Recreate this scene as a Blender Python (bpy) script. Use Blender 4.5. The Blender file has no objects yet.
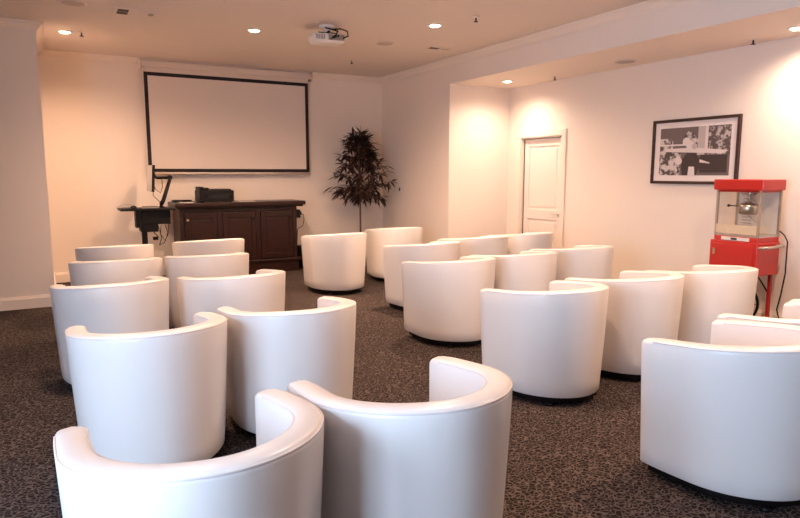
import bpy, bmesh, math, random
from mathutils import Vector, Matrix
random.seed(7)
PI = math.pi
R = math.radians
SC = bpy.context.scene
COL = SC.collection

# ------------------------------------------------------------------ materials
def mat(name, col, rough=.5, metal=0., bump=None, emit=None, estr=0., spec=.5, noise=None, trans=0., coat=0., ior=1.45):
    m = bpy.data.materials.new(name); m.use_nodes = True
    nt = m.node_tree; n = nt.nodes; b = n['Principled BSDF']
    b.inputs['Base Color'].default_value = (*col, 1)
    b.inputs['Roughness'].default_value = rough
    b.inputs['Metallic'].default_value = metal
    b.inputs['Specular IOR Level'].default_value = spec
    b.inputs['Transmission Weight'].default_value = trans
    b.inputs['IOR'].default_value = ior
    b.inputs['Coat Weight'].default_value = coat
    if emit:
        b.inputs['Emission Color'].default_value = (*emit, 1); b.inputs['Emission Strength'].default_value = estr
    tc = n.new('ShaderNodeTexCoord')
    if noise:                                   # (scale, amount, second colour)
        t = n.new('ShaderNodeTexNoise'); t.inputs['Scale'].default_value = noise[0]; t.inputs['Detail'].default_value = 4
        mx = n.new('ShaderNodeMix'); mx.data_type = 'RGBA'
        mx.inputs[6].default_value = (*col, 1); mx.inputs[7].default_value = (*noise[2], 1)
        r = n.new('ShaderNodeMapRange'); r.inputs[1].default_value = .35; r.inputs[2].default_value = .7; r.inputs[4].default_value = noise[1]
        nt.links.new(tc.outputs['Object'], t.inputs['Vector']); nt.links.new(t.outputs['Fac'], r.inputs[0])
        nt.links.new(r.outputs[0], mx.inputs[0]); nt.links.new(mx.outputs[2], b.inputs['Base Color'])
    if bump:                                    # (scale, strength)
        t = n.new('ShaderNodeTexNoise'); t.inputs['Scale'].default_value = bump[0]; t.inputs['Detail'].default_value = 3
        bp = n.new('ShaderNodeBump'); bp.inputs['Strength'].default_value = bump[1]; bp.inputs['Distance'].default_value = .01
        nt.links.new(tc.outputs['Object'], t.inputs['Vector']); nt.links.new(t.outputs['Fac'], bp.inputs['Height'])
        nt.links.new(bp.outputs['Normal'], b.inputs['Normal'])
    return m

M = {}
M['wall'] = mat('wall_paint', (.81, .70, .61), .65, bump=(60, .04))
M['ceiling'] = mat('ceiling_paint', (.72, .62, .555), .8, bump=(90, .04))
M['tan'] = mat('tan_bounce_paint', (.46, .32, .23), .7, bump=(60, .04))  # for the unseen walls, tan to make their bounced light dimmer and warmer
M['trim'] = mat('trim_paint', (.82, .70, .60), .4)
M['door'] = mat('door_paint', (.80, .69, .61), .4)
M['leather'] = mat('white_leatherette', (.77, .715, .68), .28, bump=(7, .10), spec=.5)
M['pipe'] = mat('leatherette_piping', (.72, .65, .62), .45)
M['black'] = mat('black_plastic', (.005, .003, .003), .5, spec=.3)
M['blackmetal'] = mat('black_metal', (.008, .005, .005), .4, .0, spec=.35)
M['darkglass'] = mat('dark_display', (.02, .02, .022), .12)
M['screen'] = mat('screen_fabric', (.70, .60, .53), .8)
M['screenborder'] = mat('screen_border', (.012, .006, .006), .7)
M['case'] = mat('screen_housing', (.66, .55, .47), .45)
M['steel'] = mat('brushed_steel', (.62, .58, .53), .3, .9, bump=(120, .05))
M['alu'] = mat('aluminium_frame', (.50, .40, .32), .38, .6)
M['red'] = mat('red_enamel', (.52, .022, .016), .32, coat=.3)
M['redleg'] = mat('red_painted_steel', (.42, .02, .018), .4)
M['lcd'] = mat('display_glass', (.45, .43, .42), .15)
M['paper'] = mat('paper', (.75, .68, .62), .8)
M['white'] = mat('white_plastic', (.78, .72, .66), .4)
M['vent_dark'] = mat('vent_dark', (.05, .035, .028), .7)
M['grey'] = mat('grey_plastic', (.30, .25, .22), .5)
M['grille'] = mat('speaker_grille', (.50, .41, .35), .7)
M['soil'] = mat('soil', (.05, .03, .02), .9, bump=(40, .8))
M['pot'] = mat('dark_ceramic', (.05, .035, .03), .3)
M['bark'] = mat('brown_bark', (.13, .07, .045), .8, bump=(40, .5))
M['leaf'] = mat('dark_leaf', (.030, .014, .011), .5, noise=(6, .8, (.07, .034, .024)), spec=.3)
M['popcorn'] = mat('popcorn_panel', (.66, .52, .36), .45, .15, noise=(30, .5, (.75, .62, .45)))
M['frame'] = mat('picture_frame_wood', (.045, .018, .012), .35)
M['mat_board'] = mat('picture_mount', (.80, .70, .65), .8)
M['brass'] = mat('aged_brass', (.55, .38, .2), .35, .8)
M['lamp'] = mat('lamp_glow', (1, 1, 1), .4, emit=(1, .80, .58), estr=16)
M['win'] = mat('window_frame_paint', (.8, .75, .7), .4)
def clear_glass():
    m = bpy.data.materials.new('clear_glass'); m.use_nodes = True; nt = m.node_tree; n = nt.nodes; n.clear()
    o = n.new('ShaderNodeOutputMaterial'); mx = n.new('ShaderNodeMixShader'); t = n.new('ShaderNodeBsdfTransparent'); g = n.new('ShaderNodeBsdfGlossy')
    t.inputs[0].default_value = (.97, .96, .94, 1); g.inputs['Roughness'].default_value = .03; mx.inputs[0].default_value = .05
    nt.links.new(t.outputs[0], mx.inputs[1]); nt.links.new(g.outputs[0], mx.inputs[2]); nt.links.new(mx.outputs[0], o.inputs[0])
    return m
M['glass'] = clear_glass()

def wood():
    m = mat('dark_walnut', (.05, .018, .012), .38, coat=.1, spec=.35)
    nt = m.node_tree; n = nt.nodes; b = n['Principled BSDF']
    tc = n.new('ShaderNodeTexCoord'); mp = n.new('ShaderNodeMapping'); mp.inputs['Scale'].default_value = (2.5, 25, 25)
    t = n.new('ShaderNodeTexNoise'); t.inputs['Scale'].default_value = 2; t.inputs['Detail'].default_value = 6
    cr = n.new('ShaderNodeValToRGB'); cr.color_ramp.elements[0].position = .3; cr.color_ramp.elements[1].position = .75
    cr.color_ramp.elements[0].color = (.013, .0040, .003, 1); cr.color_ramp.elements[1].color = (.040, .0125, .008, 1)
    nt.links.new(tc.outputs['Object'], mp.inputs[0]); nt.links.new(mp.outputs[0], t.inputs[0]); nt.links.new(t.outputs[0], cr.inputs[0])
    nt.links.new(cr.outputs[0], b.inputs['Base Color'])
    return m
M['wood'] = wood()

def carpet():
    m = mat('patterned_carpet', (.05, .03, .02), .95, spec=.15)
    nt = m.node_tree; n = nt.nodes; L = nt.links; b = n['Principled BSDF']
    tc = n.new('ShaderNodeTexCoord')
    nz = n.new('ShaderNodeTexNoise'); nz.inputs['Scale'].default_value = 14; nz.inputs['Detail'].default_value = 2
    L.new(tc.outputs['Object'], nz.inputs[0])
    vm = n.new('ShaderNodeVectorMath'); vm.operation = 'MULTIPLY_ADD'; vm.inputs[1].default_value = (.06, .06, 0)
    L.new(nz.outputs['Color'], vm.inputs[0]); L.new(tc.outputs['Object'], vm.inputs[2])
    mp = n.new('ShaderNodeMapping'); mp.inputs['Scale'].default_value = (1, 1.25, 1); mp.inputs['Rotation'].default_value = (0, 0, .5)
    L.new(vm.outputs[0], mp.inputs[0])
    v = n.new('ShaderNodeTexVoronoi'); v.feature = 'DISTANCE_TO_EDGE'; v.inputs['Scale'].default_value = 39
    L.new(mp.outputs[0], v.inputs[0])
    cr = n.new('ShaderNodeValToRGB'); e = cr.color_ramp.elements
    e[0].position = .045; e[0].color = (.120, .089, .078, 1); e[1].position = .12; e[1].color = (.013, .0085, .0078, 1)
    L.new(v.outputs['Distance'], cr.inputs[0])
    n2 = n.new('ShaderNodeTexNoise'); n2.inputs['Scale'].default_value = 38; n2.inputs['Detail'].default_value = 1
    L.new(tc.outputs['Object'], n2.inputs[0])
    mr = n.new('ShaderNodeMapRange'); mr.inputs[1].default_value = .25; mr.inputs[2].default_value = .48
    L.new(n2.outputs['Fac'], mr.inputs[0])
    mx = n.new('ShaderNodeMix'); mx.data_type = 'RGBA'; mx.inputs[6].default_value = (.024, .016, .0135, 1)
    L.new(mr.outputs[0], mx.inputs[0]); L.new(cr.outputs[0], mx.inputs[7]); L.new(mx.outputs[2], b.inputs['Base Color'])
    bp = n.new('ShaderNodeBump'); bp.inputs['Strength'].default_value = .4; bp.inputs['Distance'].default_value = .01
    n3 = n.new('ShaderNodeTexNoise'); n3.inputs['Scale'].default_value = 250
    L.new(tc.outputs['Object'], n3.inputs[0]); L.new(n3.outputs['Fac'], bp.inputs['Height']); L.new(bp.outputs[0], b.inputs['Normal'])
    return m
M['carpet'] = carpet()

def thresh_mat(name, scale, lo, hi, a, b_, stretch=(1, 1, 1)):
    m = mat(name, a, .6); nt = m.node_tree; n = nt.nodes; b = n['Principled BSDF']
    tc = n.new('ShaderNodeTexCoord'); mp = n.new('ShaderNodeMapping'); mp.inputs['Scale'].default_value = stretch
    t = n.new('ShaderNodeTexNoise'); t.inputs['Scale'].default_value = scale; t.inputs['Detail'].default_value = 3
    cr = n.new('ShaderNodeValToRGB'); cr.color_ramp.elements[0].position = lo; cr.color_ramp.elements[1].position = hi
    cr.color_ramp.elements[0].color = (*a, 1); cr.color_ramp.elements[1].color = (*b_, 1)
    nt.links.new(tc.outputs['Object'], mp.inputs[0]); nt.links.new(mp.outputs[0], t.inputs[0]); nt.links.new(t.outputs[0], cr.inputs[0])
    nt.links.new(cr.outputs[0], b.inputs['Base Color'])
    return m

# ------------------------------------------------------------------ helpers
def box(bm, x0, x1, y0, y1, z0, z1, mi=0, bev=0.):
    g = bmesh.ops.create_cube(bm, size=1)
    vs = g['verts']
    for v in vs:
        v.co = Vector(((x0+x1)/2+v.co.x*(x1-x0), (y0+y1)/2+v.co.y*(y1-y0), (z0+z1)/2+v.co.z*(z1-z0)))
    fs = {f for v in vs for f in v.link_faces}
    for f in fs: f.material_index = mi
    if bev:
        es = list({e for v in vs for e in v.link_edges})
        bmesh.ops.bevel(bm, geom=es, offset=bev, segments=2, affect='EDGES', profile=.5, material=-1)

def frame_of(d):
    d = d.normalized(); a = Vector((0, 0, 1)) if abs(d.z) < .9 else Vector((1, 0, 0))
    u = d.cross(a).normalized(); return u, d.cross(u).normalized()

def tube(bm, pts, r, n=8, mi=0, cap=True):
    pts = [Vector(p) for p in pts]; rings = []
    rs = r if isinstance(r, (list, tuple)) else [r]*len(pts)
    u0 = None
    for i, p in enumerate(pts):
        d = (pts[min(i+1, len(pts)-1)]-pts[max(i-1, 0)])
        if u0 is None: u, w = frame_of(d)
        else:
            dn = d.normalized(); u = (u0-dn*u0.dot(dn)).normalized(); w = dn.cross(u)
        u0 = u
        rings.append([bm.verts.new(p+(u*math.cos(2*PI*k/n)+w*math.sin(2*PI*k/n))*rs[i]) for k in range(n)])
    for a, b in zip(rings, rings[1:]):
        for k in range(n):
            f = bm.faces.new((a[k], a[(k+1) % n], b[(k+1) % n], b[k])); f.smooth = True; f.material_index = mi
    if cap:
        for rg in (rings[0], rings[-1]):
            f = bm.faces.new(rg); f.material_index = mi

def lathe(bm, prof, c=(0, 0, 0), n=24, mi=0, axis='z'):
    rings = []
    for r_, z in prof:
        rg = []
        for k in range(n):
            a = 2*PI*k/n
            p = {'z': (r_*math.cos(a), r_*math.sin(a), z), 'x': (z, r_*math.cos(a), r_*math.sin(a)), 'y': (r_*math.cos(a), z, r_*math.sin(a))}[axis]
            rg.append(bm.verts.new(Vector(c)+Vector(p)))
        rings.append(rg)
    for a, b in zip(rings, rings[1:]):
        for k in range(n):
            f = bm.faces.new((a[k], a[(k+1) % n], b[(k+1) % n], b[k])); f.smooth = True; f.material_index = mi
    for rg in (rings[0], rings[-1]):
        f = bm.faces.new(rg); f.material_index = mi

def obj(name, bm, mats, parent=None, loc=(0, 0, 0), smooth=None):
    bmesh.ops.recalc_face_normals(bm, faces=bm.faces)
    me = bpy.data.meshes.new(name); bm.to_mesh(me); bm.free()
    for m in (mats if isinstance(mats, (list, tuple)) else [mats]): me.materials.append(M[m] if isinstance(m, str) else m)
    if smooth:
        for p in me.polygons: p.use_smooth = True
        me.set_sharp_from_angle(angle=R(smooth))
    o = bpy.data.objects.new(name, me); COL.objects.link(o); o.location = loc
    if parent: o.parent = parent
    return o

def tag(o, label, cat, group=None, kind=None):
    o['label'] = label; o['category'] = cat
    if group: o['group'] = group
    if kind: o['kind'] = kind
    return o

def thing(name, label, cat, loc=(0, 0, 0), rz=0, group=None):
    o = bpy.data.objects.new(name, None); COL.objects.link(o); o.empty_display_size = .1
    o.location = loc; o.rotation_euler = (0, 0, rz)
    return tag(o, label, cat, group)

def struct(name, bm, m, parent=None):
    o = obj(name, bm, m, parent)
    if not parent: o['kind'] = 'structure'
    return o

def B(*boxes, bev=0.):
    bm = bmesh.new()
    for b in boxes: box(bm, *b[:6], mi=(b[6] if len(b) > 6 else 0), bev=bev)
    return bm

def attach(o, t):
    """make a world-space mesh a part of a thing"""
    o.parent = t; o.matrix_parent_inverse = Matrix.LocRotScale(t.location, t.rotation_euler, t.scale).inverted(); return o

def copy_tree(o, parent=None):
    c = o.copy(); COL.objects.link(c)
    if parent: c.parent = parent
    for ch in list(o.children): copy_tree(ch, c)
    return c

# ------------------------------------------------------------------ the room
XR, XA, XL = 6.20, 5.12, -2.3      # recess wall, main right wall, left wall
YB, YL, YS, YN = 9.80, 8.06, 7.70, -2.6   # back wall, left block face, recess end, rear wall
CZ, SF, T = 3.11, 2.77, .12
struct('floor', B((XL-T, XR+T, YN-T, YB+T, -.1, 0)), 'carpet')
struct('ceiling', B((XL-T, XA, YN-T, YB+T, CZ, CZ+.1)), 'ceiling')
struct('ceiling', B((XA, XR+T, YN-T, YS, SF, CZ+.1)), ['wall'])          # lowered bulkhead over the recess
struct('wall_back', B((0-T, XA+T, YB, YB+T, 0, CZ)), 'wall')
struct('wall_left_front', B((XL-T, 0, YL, YB+T, 0, CZ)), 'wall')
bm = B((XA, XA+T, YS+T, YB, 0, CZ), (XA, XR+T, YS, YS+T, 0, CZ))
struct('wall_right_front', bm, 'wall')
# recess wall with a door opening
D0, D1, DH = 6.53, 7.39, 2.02
struct('wall_right', B((XR, XR+T, YN, D0, 0, SF), (XR, XR+T, D1, YS+T, 0, SF), (XR, XR+T, D0, D1, DH, SF), (XR+T, XR+T+.03, D0-.1, D1+.1, 0, DH+.1)), 'wall')
struct('wall_rear', B((XL, XR, YN-T, YN, 0, CZ)), 'tan')
# left wall with daylight windows (outside the photo's left edge)
wins = [(-.5, .65), (.8, 1.95)]
W0, W1 = .55, 2.5
bs = [(XL-T, XL, YN, wins[0][0], 0, CZ), (XL-T, XL, wins[0][1], wins[1][0], 0, CZ), (XL-T, XL, wins[1][1], YL, 0, CZ)]
for a, b in wins: bs += [(XL-T, XL, a, b, 0, W0), (XL-T, XL, a, b, W1, CZ)]
struct('wall_left', B(*bs), 'tan')
for i, (a, b) in enumerate(wins):
    e = bpy.data.objects.new('window_%d' % (i+1), None); COL.objects.link(e); e['kind'] = 'structure'; e.location = (XL-T/2, (a+b)/2, W0)
    w = (b-a)/2; h = W1-W0; t = .05
    obj('window_frame', B((-.04, .04, -w, -w+t, 0, h), (-.04, .04, w-t, w, 0, h), (-.04, .04, -w+t, w-t, 0, t), (-.04, .04, -w+t, w-t, h-t, h), (-.03, .03, -.02, .02, t, h-t)), 'win', e)

# crown mouldings and baseboards
def mould(name, pts, side, prof, m='trim'):
    """sweep a profile (list of (out, z)) along 2-D points; side=+1/-1 picks the room side"""
    bm = bmesh.new(); rings = []
    for i, p in enumerate(pts):
        p = Vector(p)
        d0 = (Vector(pts[i])-Vector(pts[i-1])).normalized() if i else None
        d1 = (Vector(pts[i+1])-Vector(pts[i])).normalized() if i < len(pts)-1 else None
        n0 = Vector((-d0.y, d0.x))*side if d0 else None; n1 = Vector((-d1.y, d1.x))*side if d1 else None
        if n0 is None: nn = n1
        elif n1 is None: nn = n0
        else: nn = (n0+n1); nn = nn/(nn.dot(n0))
        rings.append([bm.verts.new((p.x+nn.x*o, p.y+nn.y*o, z)) for o, z in prof])
    k = len(prof)
    for a, b in zip(rings, rings[1:]):
        for j in range(k): bm.faces.new((a[j], a[(j+1) % k], b[(j+1) % k], b[j]))
    bm.faces.new(rings[0]); bm.faces.new(rings[-1])
    return struct(name, bm, m)
crown = [(0, CZ), (.085, CZ), (.082, CZ-.012), (.055, CZ-.03), (.03, CZ-.06), (.012, CZ-.075), (.010, CZ-.09), (0, CZ-.09)]
mould('trim_1', [(XL, YL), (0, YL), (0, YB), (XA, YB), (XA, YN)], -1, crown)
bb = [(0, 0), (.018, 0), (.018, .11), (.012, .125), (.010, .138), (0, .138)]
mould('baseboard_left', [(XL, YL), (0, YL), (0, YB)], -1, bb)
mould('baseboard_back', [(.02, YB), (XA, YB), (XA, YS), (XR, YS), (XR, D1+.09)], -1, bb)
mould('baseboard_right', [(XR, D0-.09), (XR, YN)], -1, bb)

# door in the recess wall
e = bpy.data.objects.new('door_1', None); COL.objects.link(e); e['kind'] = 'structure'; e.location = (XR, (D0+D1)/2, 0)
hw = (D1-D0)/2
obj('casing', B((-.022, 0, -hw-.085, -hw, 0, DH+.085), (-.022, 0, hw, hw+.085, 0, DH+.085), (-.022, 0, -hw, hw, DH, DH+.085), bev=.004), 'trim', e)
obj('jamb', B((0, .115, -hw, -hw+.015, 0, DH), (0, .115, hw-.015, hw, 0, DH), (0, .115, -hw+.015, hw-.015, DH-.015, DH)), 'trim', e)
sx0, sx1 = .05, .09; a, b = -hw+.02, hw-.028
obj('door_slab', B((sx0+.012, sx1, a, b, .01, DH-.02),
                   (sx0, sx0+.014, a, a+.10, .01, DH-.02), (sx0, sx0+.014, b-.10, b, .01, DH-.02),
                   (sx0, sx0+.014, a+.10, b-.10, DH-.13, DH-.02), (sx0, sx0+.014, a+.10, b-.10, .84, .98), (sx0, sx0+.014, a+.10, b-.10, .01, .22), bev=.003), 'door', e)
obj('door_panel', B((sx0+.006, sx0+.013, a+.14, b-.14, 1.02, DH-.17), (sx0+.006, sx0+.013, a+.14, b-.14, .26, .80), bev=.003), 'door', e)
obj('door_gap_shade', B((.045, .09, hw-.028, hw-.015, .01, DH-.015), (.045, .09, -hw+.02, hw-.02, DH-.02, DH-.015)), 'vent_dark', e)  # dark strips colour in the shade of the gap round the slab
bm = bmesh.new(); yk = a+.06
lathe(bm, [(.026, 0), (.026, -.008), (.010, -.012), (.010, -.045), (.012, -.05), (.004, -.052)], (sx0, yk, .93), 16, axis='x')
tube(bm, [(sx0-.045, yk, .93), (sx0-.047, yk+.05, .93), (sx0-.045, yk+.11, .93)], .008)
obj('door_handle', bm, 'steel', e)

# ------------------------------------------------------------------ tub chairs
CW, CDb, CLa, CT, CH, DROP = .774, .427, .293, .098, .771, .070
CY = (CLa-CDb)/2          # shift so the plan is centred
def plan(ins=0., toe=.016, n=1.9, N=72):
    P = []
    for i in range(12):
        y = CLa*(1-i/12); P.append(((CW/2-ins)-toe*(y/CLa)**2, y))
    for i in range(49):
        t = PI*i/48; c, s = math.cos(t), math.sin(t)
        P.append(((CW/2-ins)*math.copysign(abs(c)**(2/n), c), -(CDb-ins)*abs(s)**(2/n)))
    for i in range(1, 13):
        y = CLa*i/12; P.append((-(CW/2-ins)+toe*(y/CLa)**2, y))
    P = [Vector((x, y-CY)) for x, y in P]
    Ls = [0]
    for p, q in zip(P, P[1:]): Ls.append(Ls[-1]+(q-p).length)
    out = []; j = 0
    for i in range(N+1):
        s = Ls[-1]*i/N
        while j < len(Ls)-2 and Ls[j+1] < s: j += 1
        f = (s-Ls[j])/(Ls[j+1]-Ls[j]); out.append(P[j].lerp(P[j+1], f))
    return out
def with_normals(P):
    out = []
    for i, p in enumerate(P):
        d = (P[min(i+1, len(P)-1)]-P[max(i-1, 0)]).normalized()
        out.append((p, Vector((d.y, -d.x)).normalized(), d))    # inward... fixed below
    res = []
    for p, nn, d in out:
        res.append((p, nn, d))
    return res
PL = with_normals(plan())
# the outline runs right tip -> back -> left tip; make the normals point to the inside of the tub
mid = PL[len(PL)//2]
SGN = 1 if (Vector((0, 0))-mid[0]).dot(mid[1]) > 0 else -1
PL = [(p, nn*SGN, d) for p, nn, d in PL]
Z0, TAP = .062, .036
def drop(y): return -DROP*(y+CDb+CY)/(CDb+CLa)          # the rim falls gently from the back to the arm tips
def zz(y, z): return z+drop(y)*max(0, (z-.3)/(CH-.3))
def ring_profile(sh=0., top=0.):
    """closed profile: (offset inward from the rim's outer line, z)"""
    r = .025; H = CH-top; pr = []
    for z in (Z0, Z0+.008): pr.append((TAP+.006*(z == Z0)+sh, z))
    for k in range(1, 8):
        z = Z0+(H-r-Z0)*k/8; f = (z-Z0)/(CH-Z0)
        pr.append((TAP*(1-f)**1.25+sh, z))
    for k in range(6):
        a = PI/2*k/5; pr.append((r-r*math.cos(a)+sh, H-r+r*math.sin(a)))
    pr.append((CT/2, H+.004))
    for k in range(6):
        a = PI/2*k/5; pr.append((CT-r+r*math.sin(a)-sh, H-r+r*math.cos(a)))
    for k in range(1, 5):
        z = H-r-(H-r-.20)*k/4; pr.append((CT-sh, z))
    pr.append((CT-sh, Z0))
    return pr
def make_chair():
    t = thing('tub_chair', '', 'chair')
    bm = bmesh.new(); rings = []
    rad = .028
    def add(i, adv, delta):
        p, nn, d = PL[i]; base = ring_profile(delta, delta)
        s = -1 if i == 0 else 1
        rings.append([bm.verts.new((p.x+nn.x*o+d.x*adv*s, p.y+nn.y*o+d.y*adv*s, zz(p.y, z))) for o, z in base])
    for k in range(4, 0, -1):
        a = PI/2*k/4.4; add(0, rad*math.sin(a)-rad, rad*(1-math.cos(a)))
    N = len(PL)
    for i in range(3, N-3): add(i, 0, 0)
    for k in range(1, 5):
        a = PI/2*k/4.4; add(N-1, rad*math.sin(a)-rad, rad*(1-math.cos(a)))
    m = len(rings[0])
    for a, b in zip(rings, rings[1:]):
        for j in range(m): bm.faces.new((a[j], a[(j+1) % m], b[(j+1) % m], b[j]))
    for rg in (rings[0], rings[-1]): bm.faces.new(rg)
    obj('tub_shell', bm, 'leather', t, smooth=50)
    # piping along both edges of the rim and round the arm tips
    bm = bmesh.new()
    po = [(p.x+nn.x*.0035, p.y+nn.y*.0035, zz(p.y, CH-.011)) for p, nn, d in PL[3:-3]]
    pi_ = [(p.x+nn.x*(CT-.0035), p.y+nn.y*(CT-.0035), zz(p.y, CH-.011)) for p, nn, d in PL[3:-3]]
    tube(bm, po, .0038, 6); tube(bm, pi_, .0038, 6)
    obj('piping', bm, 'pipe', t, smooth=60)
    # seat cushion, apron, plinth, feet
    inner = [(p.x+nn.x*(CT-.004), p.y+nn.y*(CT-.004)) for p, nn, d in PL]
    def slab(out, z0, z1, rr, name, m, yfront=None):
        bm = bmesh.new(); c = Vector((sum(x for x, y in out)/len(out), sum(y for x, y in out)/len(out)))
        pts = [Vector(q) for q in out]
        prof = [(rr, z0), (rr*.3, z0+rr*.3), (0, z0+rr), (0, z1-rr), (rr*.3, z1-rr*.3), (rr, z1)]
        rg = []
        for o, z in prof:
            row = []
            for q in pts:
                d = (q-c); row.append(bm.verts.new((*(c+d*(1-o/d.length)), z)))
            rg.append(row)
        k = len(pts)
        for a, b in zip(rg, rg[1:]):
            for j in range(k): bm.faces.new((a[j], a[(j+1) % k], b[(j+1) % k], b[j]))
        bm.faces.new(rg[0])
        top = bm.verts.new((c.x, c.y, z1+.012))
        for j in range(k): bm.faces.new((rg[-1][j], rg[-1][(j+1) % k], top))
        return obj(name, bm, m, t, smooth=40)
    yf = CLa-CY
    seat = list(inner)
    slab(seat+[(-.15, yf+.015), (0, yf+.02), (.15, yf+.015)], .31, .44, .035, 'seat_cushion', 'leather')
    xa = inner[0][0]-.002
    obj('front_panel', B((-xa, xa, yf-.07, yf-.015, Z0, .31), bev=.006), 'leather', t, smooth=40)
    base = [(p.x+nn.x*.075, p.y+nn.y*.075) for p, nn, d in PL]
    slab([(x, y-.03 if y > 0 else y) for x, y in base], .016, Z0+.004, .004, 'plinth', 'black')
    for sx, sy in ((.26, .24), (-.26, .24), (.20, -.20), (-.20, -.20)):
        bm = bmesh.new(); lathe(bm, [(.018, 0), (.021, .003), (.021, .012), (.014, .022)], (sx, sy, 0), 12)
        obj('foot', bm, 'black', t)
    return t

spots = [  # name, x, y, rot(deg), label
 ('L1', 0.601, 7.261, -0.9, 'white tub chair at the left end of the far left row, nearest the side desk'),
 ('R1', 1.632, 7.374, 3.7, 'white tub chair in front of the cabinet doors, right seat of the far left row'),
 ('L2', 0.505, 6.073, -4.2, 'white tub chair at the left wall side, in the second row back from the cabinet'),
 ('R2', 1.301, 6.039, -4.5, 'white tub chair behind the far left row, on its inner aisle side'),
 ('L3', 0.375, 4.830, 5.1, 'white tub chair on the left edge of the left block, in its middle row'),
 ('R3', 1.235, 4.746, 5.4, 'white tub chair on the inner aisle, in the middle row of the left block'),
 ('L4', 0.427, 3.338, 1.5, 'cream white tub chair on the left, directly in front of the nearest left chair'),
 ('R4', 1.221, 3.433, 0.4, 'white tub chair on the inner aisle, just in front of the nearest centre chair'),
 ('L5', .368, 1.854, 3.4, 'white tub chair in the bottom left foreground with its curved rim seen from above'),
 ('R5', 1.141, 1.914, 0.7, 'white tub chair in the centre foreground, cut off by the bottom of the photo'),
 ('A1', 3.208, 7.334, 2.3, 'white tub chair standing alone near the plant, its whole rounded back in view'),
 ('A2', 4.279, 7.728, -7.5, 'white tub chair by the main right wall, partly behind the chair near the plant'),
 ('B1', 3.641, 5.867, 6.9, 'white tub chair on the aisle, left end of the row nearest the white door'),
 ('B2', 4.530, 6.136, 3.4, 'white tub chair in the middle of the row nearest the white door'),
 ('B3', 5.325, 6.226, 2.5, 'white tub chair right in front of the white door'),
 ('C1', 3.165, 4.618, 1.0, 'white tub chair on the aisle, left end of the second row from the door'),
 ('C2', 3.950, 4.677, 0.0, 'white tub chair in the middle of the second row out from the white door'),
 ('C3', 4.812, 4.775, 1.7, 'white tub chair at the right end of the row below the framed picture'),
 ('D1', 2.976, 3.155, 1.6, 'large white tub chair beside the aisle in the centre right, whole back and base visible'),
 ('D2', 3.825, 3.221, 3.5, 'white tub chair in the middle of the row of three leading to the popcorn machine'),
 ('D3', 4.640, 3.166, 0.3, 'white tub chair directly in front of the red popcorn cart'),
 ('E1', 2.900, 1.724, 7.0, 'large white tub chair in the bottom right foreground'),
 ('E2', 3.685, 1.84, 0.0, 'white tub chair at the right edge, just behind the large foreground right chair'),
 ('E3', 4.475, 1.88, 0.0, 'white tub chair barely in view at the right edge, below the popcorn cart cord'),
]
proto = make_chair()
for i, (k, x, y, a, lab) in enumerate(spots):
    o = proto if i == 0 else copy_tree(proto)
    o.location = (x-.008, y, 0); o.rotation_euler = (0, 0, R(a))
    tag(o, lab, 'chair', 'white tub chairs in rows')

# ------------------------------------------------------------------ projection screen
t = thing('projection_screen', 'white pull-down projection screen with a black border on the back wall', 'projection screen', (2.51, YB, 1.5))
w = 1.225
obj('housing', B((-w-.03, w+.05, -.13, -.03, 1.49, 1.58), bev=.012), 'case', t)
obj('bracket', B((-w-.05, -w-.03, -.14, 0, 1.46, 1.595)), 'case', t)
obj('bracket', B((w+.05, w+.07, -.14, 0, 1.46, 1.595)), 'case', t)
bw = .05
obj('border', B((-w, -w+bw, -.103, -.098, .02, 1.425), (w-bw, w, -.103, -.098, .02, 1.425), (-w+bw, w-bw, -.103, -.098, .02, .02+bw), (-w+bw, w-bw, -.103, -.098, 1.425-bw, 1.425)), 'screenborder', t)
obj('viewing_surface', B((-w, w, -.098, -.094, .02, 1.425)), 'screen', t)
obj('top_fabric', B((-w, w, -.100, -.095, 1.425, 1.50)), 'case', t)
bm = bmesh.new(); tube(bm, [(-w-.01, -.098, .004), (w+.01, -.098, .004)], .016, 10)
obj('bottom_bar', bm, 'case', t)

# ------------------------------------------------------------------ cabinet
CAB = t = thing('cabinet', 'dark walnut bar cabinet with three panelled doors and an overhanging top below the screen', 'cabinet', (0, 0, 0))
t.location = (2.48, 9.25, 0); t.scale = (1, 1, 1.05)
def P3(x0, x1, y0, y1, z0, z1): return (x0-2.48, x1-2.48, y0-9.25, y1-9.25, z0, z1)
obj('body', B(P3(1.60, 3.34, 9.27, 9.77, .19, .960)), 'wood', t)
obj('top', B(P3(1.54, 3.46, 9.17, 9.78, .98, 1.035), P3(1.56, 3.43, 9.20, 9.77, .955, .981), bev=.008), 'wood', t)
obj('plinth', B(P3(1.58, 3.36, 9.25, 9.77, 0, .165), P3(1.55, 3.40, 9.22, 9.78, .165, .20), bev=.006), 'wood', t)
obj('face_frame', B(P3(1.60, 1.66, 9.252, 9.272, .2, .95), P3(3.28, 3.34, 9.252, 9.272, .2, .95), P3(2.13, 2.20, 9.252, 9.272, .2, .90), P3(2.70, 2.76, 9.252, 9.272, .2, .90),
                    P3(1.66, 3.28, 9.252, 9.272, .90, .95), bev=.004), 'wood', t)
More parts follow.
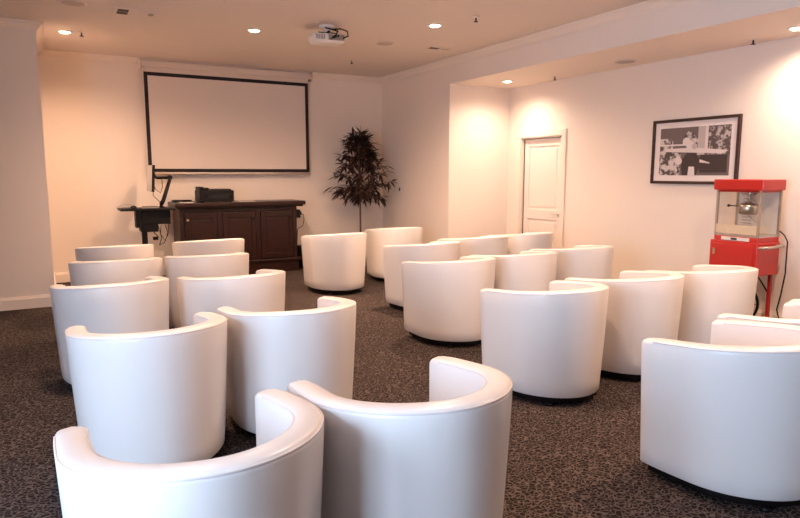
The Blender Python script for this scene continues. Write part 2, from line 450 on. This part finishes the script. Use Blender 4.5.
for i, (a, b) in enumerate(((1.67, 2.12), (2.21, 2.69), (2.77, 3.27))):
    d = obj('door', B(P3(a, b, 9.256, 9.27, .215, .89), P3(a, a+.06, 9.244, 9.257, .215, .89), P3(b-.06, b, 9.244, 9.257, .215, .89), P3(a+.06, b-.06, 9.244, 9.257, .82, .89), P3(a+.06, b-.06, 9.244, 9.257, .215, .29), bev=.003), 'wood', t)
    obj('raised_panel', B(P3(a+.09, b-.09, 9.250, 9.257, .32, .79), bev=.003), 'wood', d)
    bm = bmesh.new(); kx = a+.035 if i == 0 else (b-.035)
    lathe(bm, [(.008, 0), (.008, -.012), (.018, -.020), (.019, -.028), (.012, -.034)], (kx-2.48, -.006, .80), 14, axis='y')
    obj('knob', bm, 'blackmetal' if i else 'brass', d)

# things on / beside the cabinet
t = thing('audio_amplifier', 'black desktop unit with round knobs standing on the dark cabinet', 'electronics', (2.14, 9.42, 1.0868)); t.scale = (.92, 1, 1)
obj('case', B((-.27, .27, -.15, .17, .012, .17), bev=.008), 'black', t)
obj('raised_module', B((-.27, -.20, -.16, .12, .17, .225), bev=.01), 'black', t)
obj('raised_module', B((-.18, -.12, -.16, .10, .17, .21), bev=.01), 'black', t)
obj('raised_module', B((-.08, .24, -.10, .14, .17, .19), bev=.006), 'blackmetal', t)
obj('display_strip', B((-.10, .20, -.1525, -.149, .06, .12)), 'darkglass', t)
for x, r_ in ((-.21, .026), (-.14, .018), (.235, .02)):
    bm = bmesh.new(); lathe(bm, [(r_, 0), (r_, -.016), (r_*.8, -.02)], (x, -.15, .09), 16, axis='y'); obj('knob', bm, 'blackmetal', t)
for x in (-.22, .22):
    for y in (-.12, .13):
        bm = bmesh.new(); lathe(bm, [(.016, 0), (.016, .014)], (x, y, 0), 12); obj('foot', bm, 'black', t)
tag(obj('paper_sheet', B((-.12, .12, -.09, .09, 0, .004)), 'paper', loc=(2.60, 9.40, 1.0868)), 'white paper sheet lying right of the black desktop unit', 'paper')
tag(obj('paper_sheet', B((-.10, .10, -.09, .09, 0, .004)), 'paper', loc=(1.73, 9.40, 1.0868)), 'white paper sheet lying left of the black desktop unit in front of the tray', 'paper')
t = thing('document_tray', 'small dark tray on the left end of the cabinet top', 'tray', (1.70, 9.48, 1.0395))
t.location = (1.70, 9.58, 1.0868)
obj('tray_base', B((-.13, .13, -.08, .08, 0, .008)), 'black', t)
obj('tray_rim', B((-.13, .13, -.08, -.072, .008, .03), (-.13, .13, .072, .08, .008, .03), (-.13, -.122, -.072, .072, .008, .03), (.122, .13, -.072, .072, .008, .03)), 'black', t)
t = obj('power_outlet_box', B((0, .07, -.06, .05, -.06, .06), bev=.006), 'black', CAB, loc=(.86, .08, .84))
t['label'] = 'black outlet box with a looped cord'
obj('plug', B((.07, .10, -.03, .01, -.02, .03), bev=.004), 'black', t)
bm = bmesh.new(); tube(bm, [(.10, -.01, .0), (.14, 0, -.02), (.155, .02, -.10), (.13, .02, -.19), (.08, .02, -.21), (.05, .04, -.24), (.06, .1, -.45), (.08, .2, -.80)], .005, 6); obj('cord', bm, 'black', t)
t = thing('subwoofer', 'small black box on the floor at the right end of the cabinet', 'speaker', (3.52, 9.45, 0))
obj('case', B((-.09, .09, -.14, .14, .01, .36), bev=.008), 'black', t)
obj('grille', B((-.075, .075, -.147, -.14, .05, .33), bev=.003), 'grey', t)

# ------------------------------------------------------------------ side workstation
DESK = t = thing('standing_desk', 'narrow black standing workstation left of the cabinet', 'desk', (1.17, 9.2, 0)); t.scale = (1, 1, 1.04)
def Q(x0, x1, y0, y1, z0, z1): return (x0-1.15, x1-1.15, y0-9.2, y1-9.2, z0, z1)
obj('worktop', B(Q(.80, 1.50, 9.02, 9.42, .965, .995), bev=.006), 'black', t)
obj('equipment_case', B(Q(1.06, 1.44, 9.12, 9.40, .78, .962), Q(1.06, 1.28, 9.13, 9.40, .68, .785), bev=.008), 'black', t)
obj('side_bracket', B(Q(.995, 1.045, 9.12, 9.30, .74, .962), bev=.006), 'black', t)
obj('column', B(Q(1.07, 1.14, 9.18, 9.26, .04, .70), bev=.006), 'blackmetal', t)
obj('base_foot', B(Q(1.05, 1.16, 8.98, 9.46, 0, .04), Q(.9, 1.4, 9.19, 9.25, .0, .035), bev=.006), 'blackmetal', t)
t = thing('monitor', 'flat monitor seen edge-on, held on a black arm over the standing workstation', 'monitor', (1.36, 9.22, 1.0348))
bm = bmesh.new(); lathe(bm, [(.05, 0), (.05, .012), (.02, .02), (.02, .05)], (0, 0, 0), 16); obj('clamp_base', bm, 'blackmetal', t)
bm = bmesh.new(); tube(bm, [(0, 0, .04), (.03, 0, .09), (.13, 0, .38)], [.03, .028, .024], 10); obj('lower_arm', bm, 'blackmetal', t)
bm = bmesh.new(); tube(bm, [(.13, .03, .41), (.13, -.03, .41)], .034, 12); obj('elbow_joint', bm, 'blackmetal', t)
bm = bmesh.new(); tube(bm, [(.12, 0, .41), (-.04, 0, .405), (-.07, 0, .43)], [.022, .018, .018], 10); obj('upper_arm', bm, 'blackmetal', t)
bm = bmesh.new(); tube(bm, [(-.06, 0, .43), (-.10, 0, .44)], .03, 12); obj('tilt_head', bm, 'blackmetal', t)
mon = obj('monitor_housing', B((-.018, .018, -.24, .24, -.18, .18), bev=.006), 'blackmetal', t, loc=(-.115, 0, .40))
mon.rotation_euler = (0, R(4), 0)
obj('display_panel', B((-.022, -.0175, -.23, .23, -.17, .17)), 'lcd', mon)
bm = bmesh.new(); tube(bm, [(-.085, .03, .34), (-.06, .02, .25), (0, 0, .20), (.03, 0, .28), (.025, 0, .42)], .005, 6)
tube(bm, [(-.09, -.03, .30), (-.10, -.02, .17), (-.02, 0, .08), (.03, .0, .09)], .005, 6); obj('cable', bm, 'black', t)
bm = bmesh.new(); lathe(bm, [(.05, 0), (.055, .012), (.04, .03), (.015, .038)], (0, 0, 0), 18)
for v in bm.verts: v.co.x *= .8
tag(obj('computer_mouse', bm, 'black', loc=(.99, 9.10, 1.0348)), 'black mouse at the left end of the standing workstation', 'mouse')
t = thing('keyboard', 'dark low keyboard on the standing workstation beside the mouse', 'keyboard', (1.20, 9.10, 1.0348))
obj('keyboard_case', B((-.11, .11, -.06, .06, 0, .018), bev=.005), 'grey', t)
obj('keys', B(*[(-.10+.02*i, -.084+.02*i, -.05+.025*j, -.03+.025*j, .018, .024) for i in range(10) for j in range(4)]), 'black', t)
bm = bmesh.new()
tube(bm, [(1.36, 9.3, .79), (1.34, 9.28, .66), (1.40, 9.27, .56), (1.44, 9.28, .68), (1.41, 9.3, .79)], .006, 6)
tube(bm, [(1.32, 9.3, .79), (1.36, 9.32, .60), (1.33, 9.34, .50), (1.40, 9.4, .52), (1.47, 9.45, .64), (1.50, 9.5, .85), (1.5, 9.5, .93)], .005, 6)
tube(bm, [(1.27, 9.3, .79), (1.26, 9.27, .68), (1.31, 9.25, .62), (1.27, 9.24, .60)], .007, 6)
box(bm, 1.235, 1.30, 9.22, 9.26, .585, .63)
attach(obj('cable_bundle', bm, 'black'), DESK)
bm = bmesh.new(); tube(bm, [(.82, 9.3, 1.0), (.80, 9.34, 1.04), (.90, 9.38, 1.08), (1.02, 9.38, 1.07), (1.06, 9.36, 1.0)], .003, 6)
attach(obj('thin_cable', bm, 'grey'), DESK)

# ------------------------------------------------------------------ potted tree
t = thing('potted_tree', 'slender indoor tree with narrow dark leaves in a pot, in the back right corner', 'plant', (4.45, 9.3, 0))
bm = bmesh.new(); lathe(bm, [(.13, 0), (.15, .02), (.18, .28), (.19, .30), (.17, .30), (.16, .25)], (0, 0, 0), 28); obj('pot', bm, 'pot', t, smooth=40)
bm = bmesh.new(); lathe(bm, [(.160, .24), (.155, .26), (.05, .27)], (0, 0, 0), 24); obj('soil', bm, 'soil', t)
bm = bmesh.new()
tube(bm, [(0, 0, .25), (.005, 0, .6), (0, 0, 1.0), (-.01, .0, 1.25), (.0, 0, 1.5), (.01, 0, 1.85), (-.04, 0, 2.1)], [.017, .016, .015, .014, .012, .009, .004], 8)
obj('stem', bm, 'bark', t)
rnd = random.Random(11)
brm = bmesh.new(); lf = bmesh.new()
def leaf(p, d, L, wd):
    d = d.normalized(); s = d.cross(Vector((rnd.uniform(-.4, .4), rnd.uniform(-.4, .4), 1))).normalized(); nn = s.cross(d)
    rows = []
    for f, q, dr in ((0, .06, 0), (.3, .9, .0), (.6, .8, -.05), (1, .03, -.16)):
        c = p+d*L*f+Vector((0, 0, dr*L))
        rows.append([lf.verts.new(c+s*wd*q), lf.verts.new(c-nn*wd*.25*q), lf.verts.new(c-s*wd*q)])
    for a, b in zip(rows, rows[1:]):
        for k in (0, 1): lf.faces.new((a[k], a[k+1], b[k+1], b[k])).smooth = True
# crown outline half-widths by height
def halfw(z):
    T_ = [(1.02, .10), (1.12, .42), (1.25, .60), (1.45, .60), (1.65, .42), (1.85, .31), (2.0, .25), (2.12, .16), (2.2, .08)]
    for (z0, a), (z1, b) in zip(T_, T_[1:]):
        if z0 <= z <= z1: return a+(b-a)*(z-z0)/(z1-z0)
    return .05
ends = []
for i in range(104):
    zt = rnd.uniform(1.06, 2.12); h = halfw(zt); ang = rnd.uniform(0, 2*PI); rr = h*math.sqrt(rnd.uniform(.12, 1))
    e_ = Vector((math.cos(ang)*rr, math.sin(ang)*rr*.85, zt)); e_.x += .02+.08*(1.6-zt)
    e_.y = min(e_.y, .28)
    z0 = min(2.0, max(1.15, zt-rr*.7+rnd.uniform(-.05, .05))); s = Vector((0, 0, z0))
    mid_ = s.lerp(e_, .55)+Vector((0, 0, .06))
    tube(brm, [s, mid_, e_], [.006, .004, .002], 5, cap=False)
    for k in range(11):
        f = rnd.uniform(.45, 1.03); p = s.lerp(mid_, f/.55) if f < .55 else mid_.lerp(e_, (f-.55)/.45)
        d = (e_-s).normalized()*.5+Vector((rnd.uniform(-1, 1), rnd.uniform(-1, 1), rnd.uniform(-.95, .35)))
        if p.y > .30: d.y = -abs(d.y)
        leaf(p, d, rnd.uniform(.13, .21), rnd.uniform(.017, .027))
obj('branches', brm, 'bark', t)
fo = obj('foliage', lf, 'leaf', t); fo['kind'] = 'stuff'

# ------------------------------------------------------------------ framed picture on the recess wall
py0, py1, pz0, pz1 = 3.97, 5.03, 1.385, 2.10
t = thing('framed_picture', 'black framed black-and-white photograph with a white mount on the right wall', 'picture', (XR, (py0+py1)/2, (pz0+pz1)/2))
pw, ph = (py1-py0)/2, (pz1-pz0)/2; fr = .032
obj('frame', B((-.035, 0, -pw, -pw+fr, -ph, ph), (-.035, 0, pw-fr, pw, -ph, ph), (-.035, 0, -pw+fr, pw-fr, -ph, -ph+fr), (-.035, 0, -pw+fr, pw-fr, ph-fr, ph), bev=.003), 'frame', t)
obj('mount', B((-.016, -.002, -pw+fr, pw-fr, -ph+fr, ph-fr)), 'mat_board', t)
# a plain monochrome street still life, made of flat printed patches
pm = [mat('print_mid', (.16, .12, .11), .7), thresh_mat('print_speckle', 18, .42, .55, (.08, .055, .05), (.62, .54, .50)),
      mat('print_pale', (.50, .42, .39), .7), mat('print_dark', (.055, .035, .032), .7), thresh_mat('print_foliage', 22, .48, .60, (.10, .07, .065), (.50, .43, .40)),
      mat('print_light', (.70, .61, .57), .7)]
bm = bmesh.new(); iw, ih = .43, .262; XX = [-.0165]
def patch(pts, mi):     # points: u from left (0..1 as seen), v from bottom
    XX[0] -= .0004
    f = bm.faces.new([bm.verts.new((XX[0], iw-2*iw*u, -ih+2*ih*v)) for u, v in pts]); f.material_index = mi
def rect(u0, u1, v0, v1, mi): patch([(u0, v0), (u1, v0), (u1, v1), (u0, v1)], mi)
rect(0, 1, 0, 1, 0)
rect(0, .32, 0, .48, 1); rect(.0, .20, .48, .78, 1); rect(0, .4, .62, .655, 5)
rect(.56, .66, .42, 1, 2); rect(.66, .70, .5, 1, 5); rect(.70, 1, .42, .98, 4)
patch([(.10, .50), (.9, .44), (.98, .50), (.5, .575), (.10, .56)], 5)
rect(.60, .97, .06, .42, 3); patch([(.58, .27), (.74, .24), (.74, .26), (.58, .34)], 5)
# vase with flowers in the middle
patch([(.36, .0), (.56, .0), (.60, .16), (.60, .34), (.53, .47), (.42, .47), (.35, .34), (.34, .16)], 3)
patch([(.44, .0), (.54, .0), (.53, .18), (.45, .18)], 5)
def disc(u, v, r_, mi, n=14): patch([(u+r_*math.cos(2*PI*k/n), v+r_*1.6*math.sin(2*PI*k/n)) for k in range(n)], mi)
disc(.44, .80, .075, 4); disc(.51, .72, .06, 1); disc(.40, .70, .055, 5); disc(.46, .62, .06, 5); disc(.52, .60, .04, 2); disc(.30, .30, .05, 5)
obj('print', bm, pm, t)

# ------------------------------------------------------------------ popcorn machine on its cart
FX, RY = 5.70, 3.42      # front (room-facing) plane and near (camera) side
LX, LY = .34, .44        # size towards the wall / along the wall
t = thing('popcorn_cart', 'red two-wheeled cart carrying the popcorn machine by the right wall', 'cart', (FX+LX/2, RY+LY/2, 0))
def Cc(x0, x1, y0, y1, z0, z1, mi=0): return (x0-LX/2, x1-LX/2, y0-LY/2, y1-LY/2, z0, z1, mi)
bm = B(Cc(-.01, LX+.005, -.01, LY+.03, .545, .86), bev=.008)
obj('cabinet_body', bm, 'red', t)
obj('door', B(Cc(-.022, -.01, .03, LY+.01, .565, .83), bev=.004), 'red', t)
obj('latch', B(Cc(-.034, -.022, LY-.04, LY-.015, .72, .78), bev=.003), 'brass', t)
for y in (0.02, ):
    for x in (.02, LX-.05):
        obj('leg', B(Cc(x, x+.03, y, y+.03, 0, .57), bev=.003), 'redleg', t)
for x in (-.035, LX+.012):
    bm = bmesh.new(); cy, cz, rr = LY-.07-LY/2, .21, .20; cx = x-LX/2
    n = 32; pts = [(cx+.011, cy+rr*math.cos(2*PI*k/n), cz+rr*math.sin(2*PI*k/n)) for k in range(n+1)]
    tube(bm, pts, .013, 8, cap=False)
    wv = obj('wheel', bm, 'black', t)
    bm = bmesh.new()
    for k in range(8):
        a = 2*PI*k/8; tube(bm, [(cx+.011, cy, cz), (cx+.011, cy+(rr-.01)*math.cos(a), cz+(rr-.01)*math.sin(a))], .005, 6)
    lathe(bm, [(.028, 0), (.03, .004), (.03, .018), (.028, .022)], (cx, cy, cz), 14, axis='x')
    obj('spokes', bm, 'redleg', wv)
bm = bmesh.new(); tube(bm, [(-LX/2-.02, LY/2-.07, .21), (LX/2+.02, LY/2-.07, .21)], .009, 8)
for x in (.04, LX-.04):
    tube(bm, [(x-LX/2, LY/2-.07, .21), (x-LX/2, LY/2-.07, .58)], .010, 8)
obj('axle', bm, 'blackmetal', t)
bm = bmesh.new()
for x in (.035, LX-.035): tube(bm, [(x-LX/2, .02-LY/2+.01, .34), (x-LX/2, .20-LY/2, .565)], .007, 6)
obj('brace', bm, 'blackmetal', t)
bm = bmesh.new()
zh = .82
tube(bm, [(-LX/2+.01, -LY/2, zh-.01), (-LX/2+.01, -LY/2-.06, zh), (-LX/2+.04, -LY/2-.085, zh), (LX/2-.08, -LY/2-.085, zh+.01), (LX/2-.05, -LY/2-.06, zh+.01), (LX/2-.05, -LY/2, zh)], .015, 8)
obj('push_handle', bm, 'alu', t)

t = thing('popcorn_machine', 'glass-sided popcorn machine with a red roof standing on the red cart', 'popcorn machine', (FX+LX/2, RY+LY/2, .86))
h0, h1 = .07, .485    # glass box bottom / top over the cart
obj('base_tray', B(Cc(0, LX, 0, LY, 0, .045), bev=.006), 'red', t)
obj('deck', B(Cc(.008, LX-.008, .008, LY-.008, .045, .065)), 'steel', t)
sg = obj('nameplate', B(Cc(-.006, 0, .08, LY-.08, .006, .038), bev=.002), 'white', t)
obj('nameplate_mark', B(Cc(-.008, -.006, .20, .26, .012, .032)), 'vent_dark', sg)
for x in (0, LX-.02):
    for y in (0, LY-.02):
        obj('corner_post', B(Cc(x, x+.02, y, y+.02, .045, h1)), 'alu', t)
g = .004
for x0, x1, y0, y1 in ((.004, .004+g, .02, LY-.02), (.02, LX-.02, .004, .004+g), (.02, LX-.02, LY-.004-g, LY-.004)):
    obj('glass_pane', B(Cc(x0, x1, y0, y1, .066, h1)), 'glass', t)
obj('back_panel', B(Cc(LX-.012, LX-.004, .02, LY-.02, .066, h1)), 'white', t)
obj('lower_door_panel', B(Cc(-.004, .003, .02, LY-.02, .068, .155), bev=.001), 'popcorn', t)
ins = obj('instruction_label', B(Cc(LX-.0145, LX-.0125, LY-.17, LY-.05, .13, .44)), 'paper', t)
obj('label_lines', B(*[Cc(LX-.0155, LX-.0145, LY-.16, LY-.07, .15+.03*k, .158+.03*k) for k in range(9)]), 'grey', ins)
obj('roof', B(Cc(-.025, LX-.005, -.03, LY+.02, h1, h1+.10), Cc(0, LX, 0, LY, h1-.02, h1), bev=.008), 'red', t)
bm = bmesh.new(); lathe(bm, [(.06, .25), (.085, .26), (.09, .34), (.085, .345), (.03, .365), (.012, .375)], (0, 0, 0), 22); kt = obj('kettle', bm, 'steel', t)
bm = bmesh.new(); tube(bm, [(0, 0, .36), (0, 0, .47)], .016, 10); tube(bm, [(.05, .03, .36), (.05, .03, .47)], .008, 8); obj('kettle_hanger', bm, 'steel', t)
bm = bmesh.new(); tube(bm, [(-.08, .02, .33), (-.14, .10, .335)], .005, 8); lathe(bm, [(.004, -.012), (.014, -.006), (.014, .006), (.004, .012)], (-.145, .105, .335), 12); obj('kettle_handle', bm, 'black', kt)
obj('kettle_motor', B((-.05, .05, -.04, .05, .44, .475), bev=.006), 'steel', t)
bm = bmesh.new(); tube(bm, [(.02, .03, .26), (-.04, -.08, .20), (-.02, -.14, .17)], .005, 6); obj('dump_chute', bm, 'steel', t)
bm = bmesh.new()
tube(bm, [(LX/2-.01, -LY/2-.005, .10), (LX/2+.03, -LY/2-.03, .06), (LX/2+.055, -LY/2-.05, .0), (LX/2+.06, -LY/2-.05, -.31), (LX/2+.03, -LY/2-.04, -.52), (LX/2+.02, -LY/2-.02, -.66), (LX/2+.05, -LY/2-.05, -.81), (LX/2+.1, -LY/2+.1, -.852)], .006, 6)
obj('power_cord', bm, 'black', t)

# ------------------------------------------------------------------ wall plate
t = thing('wall_switch_plate', 'small white switch plate with a dark centre on the wall right of the tree', 'switch', (XA, 9.16, 1.24))
obj('plate', B((-.008, 0, -.05, .05, -.065, .065), bev=.003), 'white', t)
obj('socket', B((-.011, -.008, -.020, .020, -.028, .028)), 'vent_dark', t)

# ------------------------------------------------------------------ ceiling fittings
def downlight(x, y, z, lab, p, c=(1, .66, .445)):
    t = thing('downlight', lab, 'ceiling light', (x, y, z), 0, None)
    bm = bmesh.new(); n = 28; rg = []
    for r_, zz in ((.058, 0), (.085, 0), (.085, -.006), (.062, -.010), (.058, -.004)):
        rg.append([bm.verts.new((r_*math.cos(2*PI*k/n), r_*math.sin(2*PI*k/n), zz)) for k in range(n)])
    for a, b in zip(rg, rg[1:]+rg[:1]):
        for k in range(n): bm.faces.new((a[k], a[(k+1) % n], b[(k+1) % n], b[k]))
    obj('trim_ring', bm, 'white', t)
    bm = bmesh.new(); lathe(bm, [(.058, 0), (.058, -.008), (.045, -.016)], (0, 0, 0), 24); obj('bulb_lens', bm, 'lamp', t)
    l = bpy.data.lights.new('downlight_beam', 'SPOT'); l.energy = p; l.color = c; l.spot_size = R(160); l.spot_blend = 1; l.shadow_soft_size = .06
    lo = bpy.data.objects.new('downlight_beam', l); COL.objects.link(lo); lo.parent = t; lo.location = (0, 0, -.03)
    return t
P_ = 440
downlight(.29, 8.38, CZ, 'lit round downlight in the ceiling near the left wall corner', P_*.55)
downlight(2.16, 7.25, CZ, 'lit round downlight in the ceiling above the projection screen area', P_)
downlight(3.82, 6.05, CZ, 'lit round downlight in the ceiling right of the projector', P_)
downlight(5.66, 7.08, SF, 'lit round downlight in the lowered ceiling above the door corner', P_*.27, (1, .78, .61))
downlight(5.85, -.40, SF, 'unseen round downlight added in the lowered ceiling to brighten the right side', P_*.4)  # added lamp out of view, lifts the ambient light on the right walls
downlight(5.85, 3.30, SF, 'lit round downlight in the lowered ceiling at the right edge, above the popcorn machine', P_*.27, (1, .78, .61))
for x, y, w_, w2 in ((.4, 4.2, 'left chair columns', .45), (2.2, 3.2, 'middle aisle', .5), (4.0, 2.0, 'right foreground chairs', .8)):   # unseen lamps carrying on the ceiling grid; right foreground one boosted as warm fill
    downlight(x, y, CZ, 'round downlight in the ceiling above the '+w_+', outside the photo', P_*w2)

def sprinkler(x, y, z, lab):
    t = thing('fire_sprinkler', lab, 'sprinkler', (x, y, z))
    bm = bmesh.new(); lathe(bm, [(.035, 0), (.033, -.006), (.012, -.010)], n=16); obj('escutcheon', bm, 'white', t)
    bm = bmesh.new(); tube(bm, [(0, 0, -.008), (0, 0, -.045)], .008, 8); obj('body', bm, 'blackmetal', t)
    bm = bmesh.new(); lathe(bm, [(.022, -.045), (.024, -.049), (.01, -.051)], n=12); obj('deflector', bm, 'blackmetal', t)
sprinkler(.46, 8.31, CZ, 'small dark fire sprinkler beside the downlight at the left wall corner')
sprinkler(3.93, 8.45, CZ, 'small fire sprinkler in the ceiling near the back right corner')
sprinkler(4.0, 5.54, CZ, 'small dark fire sprinkler in the main ceiling nearest the top edge')
sprinkler(5.95, 6.45, SF+.002, 'small fire sprinkler in the lowered ceiling near the door')
sprinkler(5.98, 3.78, SF+.002, 'small fire sprinkler in the lowered ceiling above the framed picture and popcorn machine')

def disc_speaker(x, y, z, lab, cat='speaker'):
    t = thing('ceiling_speaker', lab, cat, (x, y, z))
    bm = bmesh.new(); lathe(bm, [(.12, 0), (.12, -.006), (.105, -.010)], n=32); obj('rim', bm, 'ceiling', t)
    bm = bmesh.new(); lathe(bm, [(.100, -.0101), (.100, -.012), (.09, -.013)], n=32); obj('grille', bm, 'grille', t)
disc_speaker(3.78, 7.16, CZ, 'round flush ceiling speaker right of the projector')
disc_speaker(.33, 6.95, CZ, 'round flush ceiling fitting at the top left of the photo')
disc_speaker(5.85, 5.20, SF, 'round flush speaker in the lowered ceiling above the wall between door and picture')

t = thing('air_vent', 'white square ceiling vent with two dark openings at the top left', 'vent', (.77, 7.05, CZ))
obj('panel', B((-.09, .34, -.12, .12, -.010, 0), bev=.003), 'ceiling', t)
obj('opening', B((-.05, .05, -.10, -.010, -.013, -.010)), 'vent_dark', t)
obj('opening', B((-.05, .05, .012, .10, -.013, -.010)), 'vent_dark', t)
obj('slot', B((.24, .29, -.05, .05, -.012, -.010)), 'grey', t)
t = thing('air_vent', 'thin slotted ceiling vent near the bulkhead on the right', 'vent', (4.52, 7.12, CZ))
t.rotation_euler = (0, 0, R(0))
obj('panel', B((-.13, .22, -.07, .07, -.006, 0), bev=.002), 'ceiling', t)
obj('opening', B((-.11, .02, -.05, -.02, -.009, -.006), (-.11, .02, .0, .03, -.009, -.006)), 'vent_dark', t)
obj('slot', B((.06, .19, -.02, .0, -.008, -.006)), 'grey', t)

# projector
t = thing('projector', 'white projector with black cables hanging from the ceiling', 'projector', (2.80, 6.66, CZ), R(-8))
bm = bmesh.new(); lathe(bm, [(.085, 0), (.085, -.02), (.03, -.03), (.03, -.07), (.05, -.075)], n=20); obj('ceiling_mount', bm, 'white', t)
obj('mount_arms', B((-.10, .10, -.012, .012, -.085, -.07), (-.012, .012, -.10, .10, -.085, -.07)), 'blackmetal', t)
bm = B((-.19, .19, -.14, .14, -.195, -.09), bev=.03)
for v in bm.verts:
    if v.co.z < -.16: v.co.x *= .93; v.co.y *= .93
    if v.co.y < 0 and v.co.z > -.13: v.co.z -= .012
obj('housing', bm, 'white', t, smooth=50)
bm = bmesh.new(); lathe(bm, [(.045, .13), (.045, .155), (.038, .158)], (-.09, 0, -.14), 20, axis='y'); ln = obj('lens_ring', bm, 'grey', t)
bm = bmesh.new(); lathe(bm, [(.034, .158), (.02, .162)], (-.09, 0, -.14), 20, axis='y'); obj('lens', bm, 'darkglass', ln)
obj('connector_panel', B((-.02, .16, -.144, -.139, -.175, -.115), bev=.002), 'grey', t)
obj('air_grille', B(*[(-.16+.018*k, -.152+.018*k, -.143, -.139, -.17, -.12) for k in range(6)]), 'grey', t)
bm = bmesh.new()
tube(bm, [(.01, .0, -.03), (.06, -.06, -.045), (.12, -.13, -.05), (.18, -.18, -.08), (.19, -.18, -.13), (.14, -.145, -.15)], .008, 6)
tube(bm, [(-.03, -.04, -.03), (.03, -.12, -.06), (.07, -.19, -.09), (.05, -.19, -.13), (.02, -.145, -.15)], .008, 6)
tube(bm, [(.09, -.145, -.14), (.08, -.19, -.13), (.03, -.20, -.16), (.0, -.145, -.165)], .006, 6)
obj('cables', bm, 'black', t)

# ------------------------------------------------------------------ daylight
wd = bpy.data.worlds.new('daylight'); SC.world = wd; wd.use_nodes = True
bg = wd.node_tree.nodes['Background']; bg.inputs[0].default_value = (.54, .73, 1, 1); bg.inputs[1].default_value = 22
for i, (a, b) in enumerate(wins):
    l = bpy.data.lights.new('window_portal', 'AREA'); l.shape = 'RECTANGLE'; l.size = W1-W0; l.size_y = b-a
    l.cycles.is_portal = True
    o = bpy.data.objects.new('window_portal', l); COL.objects.link(o); o.location = (XL-T-.01, (a+b)/2, (W0+W1)/2); o.rotation_euler = (0, R(-90), 0)

# ------------------------------------------------------------------ camera
cam = bpy.data.cameras.new('camera'); cam.sensor_width = 36; cam.lens = 627/800*36; cam.clip_start = .05
co = bpy.data.objects.new('camera', cam); COL.objects.link(co); co.location = (0, 0, 1.5)
co.rotation_euler = (R(90-7.76), 0, R(-29.2)); SC.camera = co
vs = SC.view_settings; vs.view_transform = 'Standard'; vs.look = 'None'; vs.gamma = 1; vs.exposure = .19
SC.cycles.use_denoising = True
SC.cycles.max_bounces = 10; SC.cycles.diffuse_bounces = 6
